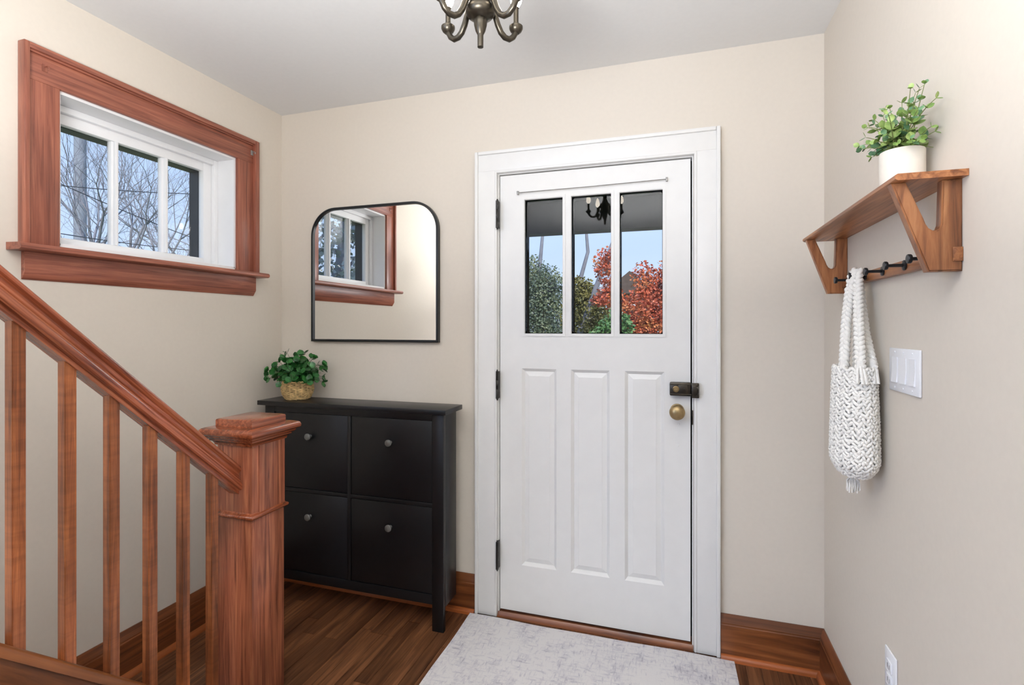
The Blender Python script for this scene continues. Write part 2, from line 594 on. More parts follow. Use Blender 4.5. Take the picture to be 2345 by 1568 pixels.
t = struct('baseboard_right', extrude(nb(), BP, lambda u, v, a: (RW - u, a, v), -2.44, -0.001), M['base_y'], 'brown wooden baseboard below the shelf wall', 'baseboard')
finish('shoe_moulding', extrude(nb(), SP, lambda u, v, a: (RW - u, a, v), -2.44, -0.022), M['shoe_y'], t)

# ------------------------------------------------------------------ window
win = thing('window_1', 'three-pane white window in a reddish brown wood casing', 'window', (0, -0.69, 1.5), kind='structure')
CY0, CY1 = -1.175, -0.19
def case_leg(y0, y1, yo, z0, z1):
    b = box(nb(), 0.0005, 0.02, y0, y1, z0, z1, 0.0015)
    return b
# flat casing boards with a proud back band round the outside
b = box(nb(), 0.0005, 0.018, WY0 - 0.098, WY0 - 0.004, WZ0 - 0.012, WZ1 + 0.004, 0.0015)
box(b, 0.0005, 0.034, CY0, WY0 - 0.098, WZ0 - 0.012, WZ1 + 0.118, 0.003)
finish('side_casing', b, M['casing_z'], win)
b = box(nb(), 0.0005, 0.018, WY1 + 0.004, WY1 + 0.098, WZ0 - 0.012, WZ1 + 0.004, 0.0015)
box(b, 0.0005, 0.034, WY1 + 0.098, WY1 + 0.125, WZ0 - 0.012, WZ1 + 0.118, 0.003)
finish('side_casing', b, M['casing_z'], win)
b = box(nb(), 0.0005, 0.0185, WY0 - 0.098, WY1 + 0.098, WZ1 + 0.004, WZ1 + 0.092, 0.0015)
box(b, 0.0005, 0.034, WY0 - 0.1, WY1 + 0.1, WZ1 + 0.098, WZ1 + 0.118, 0.003)
box(b, 0.0005, 0.026, WY0 - 0.098, WY1 + 0.098, WZ1 + 0.092, WZ1 + 0.098, 0.001)
finish('head_casing', b, M['casing_y'], win)
b = nb()
ST = [(0.0005, 1.596), (0.064, 1.596), (0.072, 1.6), (0.074, 1.606), (0.072, 1.613), (0.066, 1.618), (0.0005, 1.62)]
extrude(b, ST, lambda u, v, a: (u, a, v), -1.205, -0.165)
finish('stool', b, M['casing_y'], win)
b = nb()
AP = [(0.0005, 1.505), (0.003, 1.505), (0.02, 1.531), (0.02, 1.5955), (0.0005, 1.5955)]
extrude(b, AP, lambda u, v, a: (u, a, v), -1.165, -0.2)
finish('apron', b, M['casing_y'], win)
for (y, z, s) in ((-1.11, 2.215, 1), (-0.225, 2.215, -1)):
    b = nb()
    box(b, 0.018, 0.021, y - 0.008, y + 0.008, z - 0.012, z + 0.012, 0.001)
    tube(b, [(0.02, y, z + .004), (0.034, y, z + .004), (0.04, y, z - .001), (0.038, y, z - .007)], 0.0022, 6)
    finish('curtain_hook', b, M['casing_z'] if s > 0 else M['wire'], win)
# white lined reveal
b = nb()
box(b, -0.118, 0.004, WY0 - 0.006, WY0 + 0.006, WZ0, WZ1); box(b, -0.118, 0.004, WY1 - 0.006, WY1 + 0.006, WZ0, WZ1)
box(b, -0.118, 0.0042, WY0 - 0.006, WY1 + 0.006, WZ1 - 0.006, WZ1 + 0.006); box(b, -0.118, 0.004, WY0, WY1, WZ0 - 0.01, WZ0 + 0.006)
finish('jamb_lining', b, M['winwhite'], win, smooth=None)
# stop bead
b = nb()
for (y0, y1, z0, z1) in ((WY0 + .006, WY0 + .03, WZ0 + .006, WZ1 - .006), (WY1 - .03, WY1 - .006, WZ0 + .006, WZ1 - .006)):
    box(b, -0.112, -0.092, y0, y1, z0, z1, 0.003)
box(b, -0.112, -0.092, WY0 + .03, WY1 - .03, WZ1 - .03, WZ1 - .006, 0.003)
finish('stop_bead', b, M['winwhite'], win)
# sash
GY = [(-0.99, -0.803), (-0.776, -0.592), (-0.563, -0.386)]
GZ0, GZ1 = 1.676, 2.092
b = nb()
box(b, -0.142, -0.112, WY0 + .006, GY[0][0], WZ0 + .006, WZ1 - .006, 0.002)
box(b, -0.142, -0.112, GY[2][1], WY1 - .006, WZ0 + .006, WZ1 - .006, 0.002)
box(b, -0.142, -0.112, GY[0][0], GY[2][1], GZ1, WZ1 - .006, 0.002)
box(b, -0.142, -0.108, GY[0][0], GY[2][1], WZ0 + .006, GZ0, 0.002)
sash = finish('sash', b, M['winwhite'], win)
for (y0, y1) in ((GY[0][1], GY[1][0]), (GY[1][1], GY[2][0])):
    ym = (y0 + y1) / 2
    b = box(nb(), -0.142, -0.118, y0, y1, GZ0, GZ1, 0.003)
    box(b, -0.13, -0.104, ym - .0065, ym + .0065, GZ0, GZ1, 0.003)
    finish('muntin', b, M['winwhite'], sash)
for (y0, y1) in GY:
    finish('pane', box(nb(), -0.135, -0.132, y0 + .0005, y1 - .0005, GZ0 + .0005, GZ1 - .0005), M['glass'], sash, smooth=None)
# dark storm frame outside
b = nb()
box(b, -0.2, -0.144, WY0, GY[0][0] + .0, WZ0, WZ1); box(b, -0.2, -0.144, GY[2][1] + .0, WY1, WZ0, WZ1)
box(b, -0.2, -0.144, GY[0][0], GY[2][1], GZ1 - .001, WZ1); box(b, -0.2, -0.144, GY[0][0], GY[2][1], WZ0, GZ0 - .004)
finish('storm_frame', b, M['blackframe'], win, smooth=None)

# ------------------------------------------------------------------ door casing
trim = thing('trim_1', 'white painted casing round the entrance door', 'door casing', (1.67, 0, 0), kind='structure')
DX0, DX1, DZ0, DZ1 = 1.247, 2.089, 0.034, 2.053
for s, xin, xo in ((-1, 1.228, 1.131), (1, 2.113, 2.204)):
    b = nb()
    lo, hi = (xo, xin) if s < 0 else (xin, xo)
    box(b, lo, hi, -0.02, -0.0005, 0.006, 2.075, 0.001)
    ob = (xo, xo + .016) if s < 0 else (xo - .016, xo)
    box(b, ob[0], ob[1], -0.03, -0.0005, 0.006, 2.167, 0.004)
    ib = (xin - .001, xin + .011) if s < 0 else (xin - .011, xin + .001)
    box(b, ib[0], ib[1], -0.0235, -0.0005, 0.006, 2.075, 0.004)
    finish('side_casing', b, M['white'], trim)
b = box(nb(), 1.147, 2.188, -0.0202, -0.0005, 2.075, 2.155, 0.001)
box(b, 1.1475, 2.1875, -0.03, -0.0005, 2.151, 2.167, 0.004)
box(b, 1.228, 2.113, -0.0238, -0.0005, 2.063, 2.076, 0.004)
finish('head_casing', b, M['white'], trim)
b = nb()
box(b, 1.2355, DX0 - .003, -0.0005, 0.19, 0.0, 2.068); box(b, DX1 + .006, 2.0995, -0.0005, 0.19, 0.0, 2.068)
box(b, DX0 - .003, DX1 + .006, -0.0005, 0.19, DZ1 + .005, 2.068)
finish('jamb', b, M['white'], trim, smooth=None)
b = nb()
box(b, DX0 - .003, DX0 + .014, 0.052, 0.075, 0.03, DZ1 + .005); box(b, DX1 - .012, DX1 + .006, 0.052, 0.075, 0.03, DZ1 + .005)
box(b, DX0, DX1, 0.052, 0.075, DZ1 - .012, DZ1 + .005)
finish('weather_stop', b, M['gap'], trim, smooth=None)
b = nb()
TP = [(-0.012, 0.0005), (0.2, 0.0005), (0.2, 0.012), (0.06, 0.026), (0.0, 0.024), (-0.008, 0.014)]
extrude(b, TP, lambda u, v, a: (a, u, v), 1.236, 2.099)
finish('threshold', b, M['base_x'], trim)
b = box(nb(), 2.0915, 2.121, -0.043, -0.024, 1.058, 1.119, 0.003)
box(b, 2.0925, 2.119, -0.049, -0.043, 1.066, 1.111, 0.003)
for zz in (1.066, 1.111):
    lathe(b, [(0.0035, 0.0), (0.003, -0.003), (0, -0.004)], (2.112, -0.049, zz - .0 if zz > 1.09 else zz), 'y', 8)
tube(b, [(2.110, -0.05, 1.07), (2.116, -0.054, 1.08), (2.118, -0.054, 1.094), (2.114, -0.05, 1.104)], 0.0025, 6)
finish('lock_keeper', b, M['lock'], trim, label='dark lock keeper on the casing')
bx('strike_plate', M['lock'], trim, 2.0935, 2.0985, -0.0225, -0.0205, 0.945, 1.005, 0.0005)

# ------------------------------------------------------------------ door leaf
door = thing('door_1', 'white entrance door with three glass panes over three tall panels', 'door', (1.668, 0.02, 0.034), kind='structure')
YF, YB = 0.004, 0.048
PX = [(1.366, 1.544), (1.584, 1.760), (1.797, 1.977)]       # panes
QX = [(1.352, 1.516), (1.582, 1.754), (1.819, 1.984)]       # lower panels
PZ = (1.319, 1.934); QZ = (0.25, 1.158)
b = nb()
def cols(bounds, z0, z1):
    xs = [DX0] + [v for p in bounds for v in p] + [DX1]
    for i in range(0, len(xs), 2):
        box(b, xs[i], xs[i + 1], YF, YB, z0, z1)
cols(PX, *PZ); cols(QX, *QZ)
box(b, DX0, DX1, YF, YB, DZ0, QZ[0]); box(b, DX0, DX1, YF, YB, QZ[1], PZ[0]); box(b, DX0, DX1, YF, YB, PZ[1], DZ1)
bmesh.ops.remove_doubles(b, verts=b.verts[:], dist=1e-5)
leaf = finish('door_leaf', b, M['white'], door, smooth=None)
def frustum(b, x0, x1, z0, z1, ya, ins, yb):
    """sloping frame from rectangle at depth ya to one inset by ins at depth yb"""
    A = [(x0, ya, z0), (x1, ya, z0), (x1, ya, z1), (x0, ya, z1)]
    B = [(x0 + ins, yb, z0 + ins), (x1 - ins, yb, z0 + ins), (x1 - ins, yb, z1 - ins), (x0 + ins, yb, z1 - ins)]
    A = [b.verts.new(p) for p in A]; B = [b.verts.new(p) for p in B]
    for i in range(4):
        b.faces.new((A[i], A[(i + 1) % 4], B[(i + 1) % 4], B[i]))
    return B
for (x0, x1) in QX:
    b = nb()
    z0, z1 = QZ
    frustum(b, x0, x1, z0, z1, YF, 0.011, YF + 0.011)
    frustum(b, x0 + .011, x1 - .011, z0 + .011, z1 - .011, YF + .011, 0.002, YF + .0135)
    frustum(b, x0 + .013, x1 - .013, z0 + .013, z1 - .013, YF + .0135, 0.02, YF + .0075)
    B = frustum(b, x0 + .033, x1 - .033, z0 + .033, z1 - .033, YF + .0075, 0.001, YF + .0065)
    b.faces.new(B)
    box(b, x0, x1, YF + .018, YB, z0, z1)
    finish('panel', b, M['white'], leaf, smooth=None)
def rrect(x0, x1, z0, z1, r, n=4):
    pts = []
    for cx, cz, a0 in ((x1 - r, z1 - r, 0), (x0 + r, z1 - r, 90), (x0 + r, z0 + r, 180), (x1 - r, z0 + r, 270)):
        for k in range(n + 1):
            a = math.radians(a0 + 90 * k / n)
            pts.append((cx + r * math.cos(a), cz + r * math.sin(a)))
    return pts
def ring(b, outer, inner, y0, y1):
    n = len(outer)
    V = [[b.verts.new((p[0], y, p[1])) for p in P] for P in (outer, inner) for y in (y0, y1)]
    o0, o1, i0, i1 = V
    for k in range(n):
        k2 = (k + 1) % n
        b.faces.new((o0[k], o0[k2], i0[k2], i0[k])); b.faces.new((o1[k], i1[k], i1[k2], o1[k2]))
        b.faces.new((i0[k], i0[k2], i1[k2], i1[k])); b.faces.new((o0[k], o1[k], o1[k2], o0[k2]))
    bmesh.ops.recalc_face_normals(b, faces=b.faces[:])
for (x0, x1) in PX:
    z0, z1 = PZ
    # raised white bead round the opening, then the black glazing frame set outside it
    b = nb()
    ring(b, rrect(x0 - .013, x1 + .013, z0 - .013, z1 + .013, 0.001), rrect(x0 - .002, x1 + .002, z0 - .002, z1 + .002, 0.004), YF - .003, YF + .012)
    finish('glazing_bead', b, M['white'], leaf, smooth=30)
    b = nb()
    ring(b, rrect(x0 - .001, x1 + .001, z0 - .001, z1 + .001, 0.001), rrect(x0 + .002, x1 - .002, z0 + .002, z1 - .003, 0.010), YF + .0125, YB + .028)
    finish('glazing_frame', b, M['glazing'], leaf, smooth=30, label='black outer glazing frame')
    finish('pane', box(nb(), x0 + .0024, x1 - .0024, YF + .02, YF + .024, z0 + .0024, z1 - .0034), M['doorglass'], leaf, smooth=None)
for z in (1.87, 1.081, 0.292):
    b = nb()
    lathe(b, [(0, -0.072), (0.003, -0.07), (0.0035, -0.066), (0.005, -0.064), (0.0068, -0.063), (0.0068, -0.022), (0.0062, -0.021), (0.0068, -0.02),
              (0.0068, 0.02), (0.0062, 0.021), (0.0068, 0.022), (0.0068, 0.063), (0.005, 0.064), (0.0035, 0.066), (0.003, 0.07), (0, 0.072)], (1.2435, -0.0275, z), 'z', 12)
    box(b, 1.2405, 1.2465, -0.0285, 0.004, z - .062, z + .062)
    finish('hinge', b, M['hinge'], door)
# brass knob on its rose
b = lathe(nb(), [(0.0, 0.0), (0.029, 0.0), (0.029, -0.004), (0.024, -0.008), (0.012, -0.01), (0.011, -0.028), (0.016, -0.033), (0.027, -0.040),
                 (0.0315, -0.05), (0.031, -0.058), (0.025, -0.066), (0.014, -0.071), (0.0, -0.0725)], (2.036, YF, 0.997), 'y', 28)
finish('door_knob', b, M['brass'], door, label='round aged brass knob')
# rim lock
b = box(nb(), 2.006, 2.0905, -0.032, YF, 1.063, 1.119, 0.005)
box(b, 2.040, 2.078, -0.035, -0.031, 1.072, 1.109, 0.002)
tube(b, [(2.006, -0.033, 1.1105), (2.09, -0.033, 1.1105)], 0.002, 6)
tube(b, [(2.006, -0.033, 1.0705), (2.09, -0.033, 1.0705)], 0.002, 6)
lathe(b, [(0.004, 0), (0.004, -.005), (0, -.006)], (2.064, -0.034, 1.0915), 'y', 10)
lock = finish('rim_lock', b, M['lock'], door, label='dark bronze rim lock')
b = lathe(nb(), [(0.0125, 0.0), (0.0125, -0.004), (0.0105, -0.005), (0.009, -0.003), (0.0085, -0.003), (0.008, -0.006), (0.003, -0.0065), (0, -0.005)], (2.031, -0.032, 1.0915), 'y', 20)
finish('lock_cylinder', b, M['brass'], lock, label='brass key cylinder')
b = tube(nb(), [(1.338, -0.006, 1.967), (1.66, -0.007, 1.968), (1.992, -0.006, 1.973)], 0.0022, 6)
rod = finish('curtain_rod', b, M['wire'], door, label='thin grey sash rod above the panes')
for x, z in ((1.336, 1.969), (1.994, 1.975)):
    b = box(nb(), x - .004, x + .004, -0.009, YF, z - .010, z + .006, 0.001)
    finish('rod_bracket', b, M['wire'], rod)
for z in (0.94, 0.85):
    b = lathe(nb(), [(0.0045, 0.0), (0.004, -0.0025), (0.0, -0.004)], (2.042, YF, z), 'y', 10)
    finish('plugged_hole', b, M['white'], door)

# ------------------------------------------------------------------ staircase with railing
stair = thing('staircase', 'reddish oak staircase with square balusters and a box newel post', 'staircase', (0.545, -0.76, 0.0))
NX0, NX1, NY0, NY1 = 0.465, 0.62, -0.838, -0.683
def zs(y): return 0.604 - 0.935 * (y + 1.486)      # top of the sloping bottom rail
b = box(nb(), NX0, NX1, NY0, NY1, 0.0, 0.955, 0.002)
newel = finish('newel_post', b, M['newel'], stair)
# thin cover boards on the upper block give the vertical seam of the photograph
b = box(nb(), NX1 - .001, NX1 + .0035, NY0 + .030, NY1, 0.69, 0.952, 0.001)
finish('cover_board', b, M['newel'], newel)
def sq_lathe(b, prof, x0, x1, y0, y1):
    rings = []
    for off, z in prof:
        rings.append([b.verts.new(p) for p in ((x0 - off, y0 - off, z), (x1 + off, y0 - off, z), (x1 + off, y1 + off, z), (x0 - off, y1 + off, z))])
    for A, B in zip(rings, rings[1:]):
        for k in range(4):
            b.faces.new((A[k], A[(k + 1) % 4], B[(k + 1) % 4], B[k]))
    b.faces.new(rings[0][::-1]); b.faces.new(rings[-1])
    return b
cap = [(0.0, 0.93), (0.006, 0.93), (0.007, 0.936), (0.011, 0.942), (0.018, 0.946), (0.019, 0.951), (0.026, 0.954), (0.029, 0.960), (0.030, 0.964), (0.038, 0.966),
       (0.042, 0.971), (0.043, 0.978), (0.041, 0.985), (0.036, 0.990), (0.028, 0.993), (0.006, 0.995)]
finish('cap_moulding', sq_lathe(nb(), cap, NX0, NX1, NY0, NY1), M['newel_cap'], newel, smooth=50)
top = [(0.004, 0.995), (0.004, 1.016), (0.002, 1.020), (-0.003, 1.022)]
finish('cap_block', sq_lathe(nb(), top, NX0, NX1, NY0, NY1), M['newel_cap'], newel, smooth=30)
col = [(0.0, 0.672), (0.006, 0.673), (0.010, 0.677), (0.012, 0.682), (0.010, 0.687), (0.004, 0.690), (0.0, 0.696)]
finish('collar', sq_lathe(nb(), col, NX0, NX1, NY0, NY1), M['newel_cap'], newel, smooth=50)
# balusters
BXc = 0.541
def bal_mesh(y):
    yc = y + 0.0135
    b = nb()
    zt = 0.845 - 0.933 * (yc + 0.93) + 0.012
    zb = zs(yc) - 0.02
    hw = 0.0138
    P = []
    for yy in (yc - hw, yc + hw):
        s = -0.934 * (yy - yc)
        for xx in (BXc - hw, BXc + hw):
            P.append(((xx, yy, zb + s), (xx, yy, zt + s)))
    lo = [b.verts.new(p[0]) for p in P]; hi = [b.verts.new(p[1]) for p in P]
    idx = [0, 1, 3, 2]
    b.faces.new([lo[i] for i in idx]); b.faces.new([hi[i] for i in idx[::-1]])
    for k in range(4):
        b.faces.new((lo[idx[k]], hi[idx[k]], hi[idx[(k + 1) % 4]], lo[idx[(k + 1) % 4]]))
    es = [e for e in b.edges if abs(e.verts[0].co.z - e.verts[1].co.z) > 0.3]
    bmesh.ops.recalc_face_normals(b, faces=b.faces[:])
    bmesh.ops.bevel(b, geom=es, offset=0.0015, segments=2, affect='EDGES')
    return b
ys = [-0.943, -1.050, -1.158, -1.268, -1.377, -1.486, -1.596, -1.706]
first = finish('baluster', bal_mesh(ys[0]), M['baluster'], stair)
for y in ys[1:]:
    o0 = wpos(first)
    copy_at(first, stair, (o0.x, o0.y + (y - ys[0]), o0.z - 0.934 * (y - ys[0])))
# handrail profile, half widths at heights above the baluster tops
half = [(0.021, 0.0), (0.021, 0.016), (0.033, 0.018), (0.0365, 0.024), (0.0365, 0.040), (0.033, 0.048), (0.0285, 0.050), (0.0285, 0.056), (0.024, 0.062), (0.0215, 0.072),
        (0.022, 0.082), (0.027, 0.088), (0.0315, 0.093), (0.0325, 0.100), (0.030, 0.108), (0.020, 0.115), (0.008, 0.118)]
half = [(u, v * .91) for u, v in half]
prof = half + [(-u, v) for u, v in half[::-1]]
def rail_at(u, v, a): return (BXc + u, a, 0.845 - 0.933 * (a + 0.93) + v)
finish('handrail', extrude(nb(), prof, rail_at, -1.80, NY0 + .0005), M['rail'], stair, smooth=40)
half = [(0.040, -0.034), (0.040, -0.010), (0.037, -0.004), (0.030, 0.0)]
prof = half + [(-u, v) for u, v in half[::-1]]
finish('bottom_rail', extrude(nb(), prof, lambda u, v, a: (BXc + u, a, zs(a) + v), -1.80, -0.876), M['step'], stair, smooth=40)
b = nb()
poly = [(-0.90, 0.0005), (-0.90, zs(-0.90) - 0.0345), (-1.80, zs(-1.80) - 0.0345), (-1.80, 0.0005)]
extrude(b, poly, lambda u, v, a: (a, u, v), 0.522, 0.565)
finish('stringer', b, M['step'], stair, smooth=None)
b = nb()
poly = [(-0.95, 0.0), (-0.95, zs(-0.95) - 0.06), (-1.80, zs(-1.80) - 0.06), (-1.80, zs(-1.80) - .085), (-0.96, zs(-0.96) - 0.085)]
for k in range(1, 4):
    z = 0.19 * k
    y = -1.486 - (z + 0.11 - 0.604) / 0.935
    y2 = y - 0.203
    bx('tread', M['tread'], stair, 0.566, 1.10, y2 - 0.03, y + 0.02, z - 0.026, z, 0.004)
    bx('riser', M['tread'], stair, 0.566, 1.10, y - 0.02, y, z - 0.19 + (0.0 if k == 1 else 0.0005), z - 0.0265, 0.0)

# ------------------------------------------------------------------ black cabinet
cab = thing('shoe_cabinet', 'narrow black wooden shoe cabinet with four flap doors under the mirror', 'cabinet', (0.57, -0.13, 0))
CX0, CX1, CF, CB = 0.083, 1.055, -0.206, -0.068
CT = 0.988
b = box(nb(), 0.068, 1.082, -0.243, -0.058, CT - 0.022, CT, 0.002)
finish('cabinet_top', b, M['black'], cab)
for x0, x1 in ((CX0, CX0 + .055), (CX1 - .055, CX1)):
    bx('leg', M['black'], cab, x0, x1, CF, CF + .022, 0.0, CT - .0225, 0.0012)
    xx = (x0, x0 + .018) if x0 < .5 else (x1 - .018, x1)
    bx('side_panel', M['black'], cab, xx[0], xx[1], CF + .0225, CB, 0.105, CT - .0225, 0.001)
bx('top_rail', M['black'], cab, CX0 + .0555, CX1 - .0555, CF, CF + .02, 0.932, CT - .0225, 0.001)
bx('bottom_rail', M['black'], cab, CX0 + .0555, CX1 - .0555, CF, CF + .02, 0.117, 0.160, 0.001)
bx('middle_rail', M['black'], cab, CX0 + .0555, CX1 - .0555, CF + .002, CF + .02, 0.5475, 0.5655, 0.001)
bx('divider', M['black'], cab, 0.560, 0.578, CF + .001, CF + .0195, 0.1605, 0.9315, 0.001)
b = nb()
box(b, CX0 + .019, CX1 - .019, CB - .004, CB, 0.11, CT - .023); box(b, CX0 + .019, CX1 - .019, CF + .03, CB - .0045, 0.112, 0.122)
finish('back_panel', b, M['black'], cab, smooth=None)
for (x0, x1) in ((CX0 + .0575, 0.5585), (0.5795, CX1 - .0575)):
    for (z0, z1, kz) in ((0.1625, 0.5455, 0.437), (0.5675, 0.930, 0.823)):
        dr = bx('flap_door', M['black'], cab, x0, x1, CF + .0035, CF + .021, z0, z1, 0.0015)
        kx = (x0 + x1) / 2
        b = lathe(nb(), [(0.008, 0), (0.006, -0.004), (0.0055, -0.012), (0.009, -0.016), (0.0155, -0.019), (0.0165, -0.023), (0.014, -0.027), (0.007, -0.0295), (0, -0.030)], (kx, CF + .0035, kz), 'y', 20)
        finish('knob', b, M['pewter'], dr, label='round pewter knob')

# ------------------------------------------------------------------ mirror
mir = thing('wall_mirror', 'black framed mirror with rounded upper corners above the black cabinet', 'mirror', (0.575, 0, 1.275))
MX0, MX1, MZ0, MZ1 = 0.209, 0.941, 1.274, 1.964
def arch(x0, x1, z0, z1, r, n=14):
    pts = [(x0, z0), (x1, z0)]
    for k in range(n + 1):
        a = math.radians(90 * k / n); pts.append((x1 - r + r * math.cos(a), z1 - r + r * math.sin(a)))
    for k in range(n + 1):
        a = math.radians(90 + 90 * k / n); pts.append((x0 + r + r * math.cos(a), z1 - r + r * math.sin(a)))
    return pts
b = nb()
ring(b, arch(MX0, MX1, MZ0, MZ1, .142), arch(MX0 + .012, MX1 - .012, MZ0 + .012, MZ1 - .012, .130), -0.026, -0.002)
bmesh.ops.bevel(b, geom=[e for e in b.edges if abs(e.verts[0].co.y + .026) < 1e-5 and abs(e.verts[1].co.y + .026) < 1e-5], offset=0.002, segments=1, affect='EDGES')
ring(b, arch(MX0 + .0045, MX1 - .0045, MZ0 + .0045, MZ1 - .0045, .1375), arch(MX0 + .0075, MX1 - .0075, MZ0 + .0075, MZ1 - .0075, .1345), -0.0285, -0.024)
finish('mirror_frame', b, M['mirframe'], mir, smooth=40)
b = nb()
extrude(b, arch(MX0 + .0115, MX1 - .0115, MZ0 + .0115, MZ1 - .0115, .1305), lambda u, v, a: (u, a, v), -0.016, -0.010)
finish('mirror_glass', b, M['mirror'], mir, smooth=None)

# ------------------------------------------------------------------ wall shelf with hooks
shelf = thing('wall_shelf', 'walnut wall shelf with two V brackets and a rail of black hooks', 'shelf', (RW, -0.64, 1.46))
SX0 = 2.456
b = nb()
SB = [(RW - .0005, 1.647), (SX0 + .006, 1.647), (SX0 + .001, 1.650), (SX0, 1.654), (SX0 + .001, 1.658), (SX0 + .005, 1.6605), (RW - .0005, 1.6605)]
extrude(b, SB, lambda u, v, a: (u, a, v), -1.045, -0.238)
finish('shelf_board', b, M['walnut_y'], shelf)
BR = [(0.0005, 1.6465), (0.0005, 1.462), (0.058, 1.462), (0.122, 1.6465), (0.096, 1.6465), (0.066, 1.572), (0.062, 1.560), (0.057, 1.551), (0.050, 1.546), (0.044, 1.546),
      (0.039, 1.550), (0.0365, 1.558), (0.036, 1.570), (0.034, 1.6465)]
for y0 in (-1.022, -0.292):
    b = extrude(nb(), BR, lambda u, v, a: (RW - u, a, v), y0, y0 + .026)
    bmesh.ops.bevel(b, geom=[e for e in b.edges if abs(e.verts[0].co.y - e.verts[1].co.y) < 1e-6], offset=0.003, segments=2, affect='EDGES')
    finish('bracket', b, M['walnut_z'], shelf, smooth=40)
bx('hook_rail', M['walnut_y'], shelf, RW - .019, RW - .0008, -0.9955, -0.2925 + .0, 1.482, 1.512, 0.0015)
bx('rail_end', M['walnut_y'], shelf, RW - .018, RW - .001, -1.0245, -1.0222, 1.482, 1.510, 0.0004)
HY = [-0.385, -0.525, -0.66, -0.80, -0.935]
for y in HY:
    b = lathe(nb(), [(0.0, 0.0), (0.0125, 0.0), (0.0125, -0.003), (0.0105, -0.004), (0.0042, -0.0045), (0.0038, -0.036), (0.0095, -0.0365), (0.0105, -0.0385), (0.0105, -0.0425),
                     (0.0095, -0.044), (0.0, -0.0445)], (RW - .0195, y, 1.499), 'x', 20)
    finish('hook', b, M['hook'], shelf)

# ------------------------------------------------------------------ plant leaves
def leaf_bm(w, l, cup=0.25):
    b = nb()
    rows = [(0.0, 0.12), (0.25, 0.8), (0.55, 1.0), (0.8, 0.72), (1.0, 0.08)]
    R = []
    for t, ww in rows:
        z = cup * l * (t - 0.5) ** 2
        R.append([b.verts.new((-w / 2 * ww, t * l, z + cup * w * .35 * ww)), b.verts.new((0, t * l, z)), b.verts.new((w / 2 * ww, t * l, z + cup * w * .35 * ww))])
    for A, B in zip(R, R[1:]):
        b.faces.new((A[0], A[1], B[1], B[0])); b.faces.new((A[1], A[2], B[2], B[1]))
    return b

def orient(direction, up):
    y = Vector(direction).normalized()
    z = Vector(up) - y * Vector(up).dot(y)
    if z.length < 1e-4: z = y.orthogonal()
    z.normalize()
    x = y.cross(z)
    return Matrix((x, y, z)).transposed().to_euler()

def sprig_plant(root, base, tips, rng, lm, sm, leafw, leafl, step, limit, stem_r=0.0014, shrink=0.5):
    """every sprig is a stem with pairs of leaves; the leaves share one mesh"""
    protos = {}
    for tip in tips:
        p0 = Vector(base) + Vector((rng.uniform(-.018, .018), rng.uniform(-.018, .018), 0))
        p2 = Vector(tip)
        p1 = p0.lerp(p2, 0.45) + Vector((0, 0, 0.25 * (p2 - p0).length * (1 if p2.z - p0.z < 0.1 else .4)))
        pts = [(p0 * (1 - t) ** 2 + p1 * 2 * t * (1 - t) + p2 * t * t) for t in [i / 8 for i in range(9)]]
        st = finish('sprig', tube(nb(), pts, [stem_r * (1.2 - .7 * i / 8) for i in range(9)], 5), sm, root)
        Ls = (p2 - p0).length
        n = max(3, int(Ls / step))
        for i in range(n):
            t = 0.22 + 0.78 * (i + 0.5) / n
            if i == n - 1: t = 1.0
            k = min(7.99, t * 8); a = int(k)
            p = pts[a].lerp(pts[a + 1], k - a)
            tg = (pts[a + 1] - pts[a]).normalized()
            ang = rng.uniform(0, PI) if i % 2 == 0 else ang + PI / 2
            side = tg.orthogonal().normalized()
            side.rotate(Matrix.Rotation(ang, 3, tg))
            sc_ = (1 - shrink * t) * rng.uniform(.85, 1.15)
            for sgn in (1, -1):
                dirn = (side * sgn * 0.85 + tg * (0.35 + .5 * t)).normalized()
                q = p + dirn * leafl * sc_
                if not limit(q) or not limit(p):
                    continue
                m = rng.choice(lm)
                if m.name not in protos:
                    lo = finish('leaf', leaf_bm(leafw, leafl), m, st, smooth=60, origin=(0, 0, 0))
                    protos[m.name] = lo
                    ORG[lo] = p.copy()
                    lo.location = p - wpos(st)
                    lo.rotation_euler = orient(dirn, tg + Vector((0, 0, .3)))
                    lo.scale = (sc_,) * 3
                else:
                    copy_at(protos[m.name], st, p, orient(dirn, tg + Vector((0, 0, .3))), (sc_,) * 3)

# ------------------------------------------------------------------ plant on the shelf
PC = Vector((2.522, -0.892, 1.661))
pl = thing('potted_plant', 'pale green eucalyptus in a cylindrical off-white pot on the wooden shelf', 'plant', PC)
b = lathe(nb(), [(0, 0), (0.040, 0.0), (0.0425, 0.003), (0.0432, 0.02), (0.0432, 0.084), (0.042, 0.087), (0.0395, 0.087), (0.038, 0.084), (0.038, 0.07)], PC, 'z', 36)
finish('pot', b, M['pot'], pl, smooth=40)
finish('soil', lathe(nb(), [(0, 0.079), (0.02, 0.078), (0.0378, 0.074), (0.0378, 0.07), (0, 0.07)], PC, 'z', 20), M['soil'], pl)
rng = random.Random(11)
tips = []
for dx, dy, dz in ((-.05, .115, .105), (-.03, .075, .19), (-.015, .05, .205), (-.03, .02, .165), (.0, .0, .20), (.015, -.03, .215), (.005, -.075, .20), (.02, -.06, .225), (-.02, -.10, .185), (-.05, -.05, .15),
                   (-.06, .03, .135), (-.065, -.01, .11), (-.045, .09, .08), (.03, .04, .14), (.025, -.1, .14), (-.055, -.085, .11), (-.06, .06, .06), (-.02, .11, .065), (-.01, -.11, .10),
                   (-.07, .0, .075), (-.03, -.02, .17), (.02, .08, .10), (-.04, .045, .155), (.01, .03, .18)):
    tips.append(PC + Vector((dx, dy, .085 + dz * .56)))
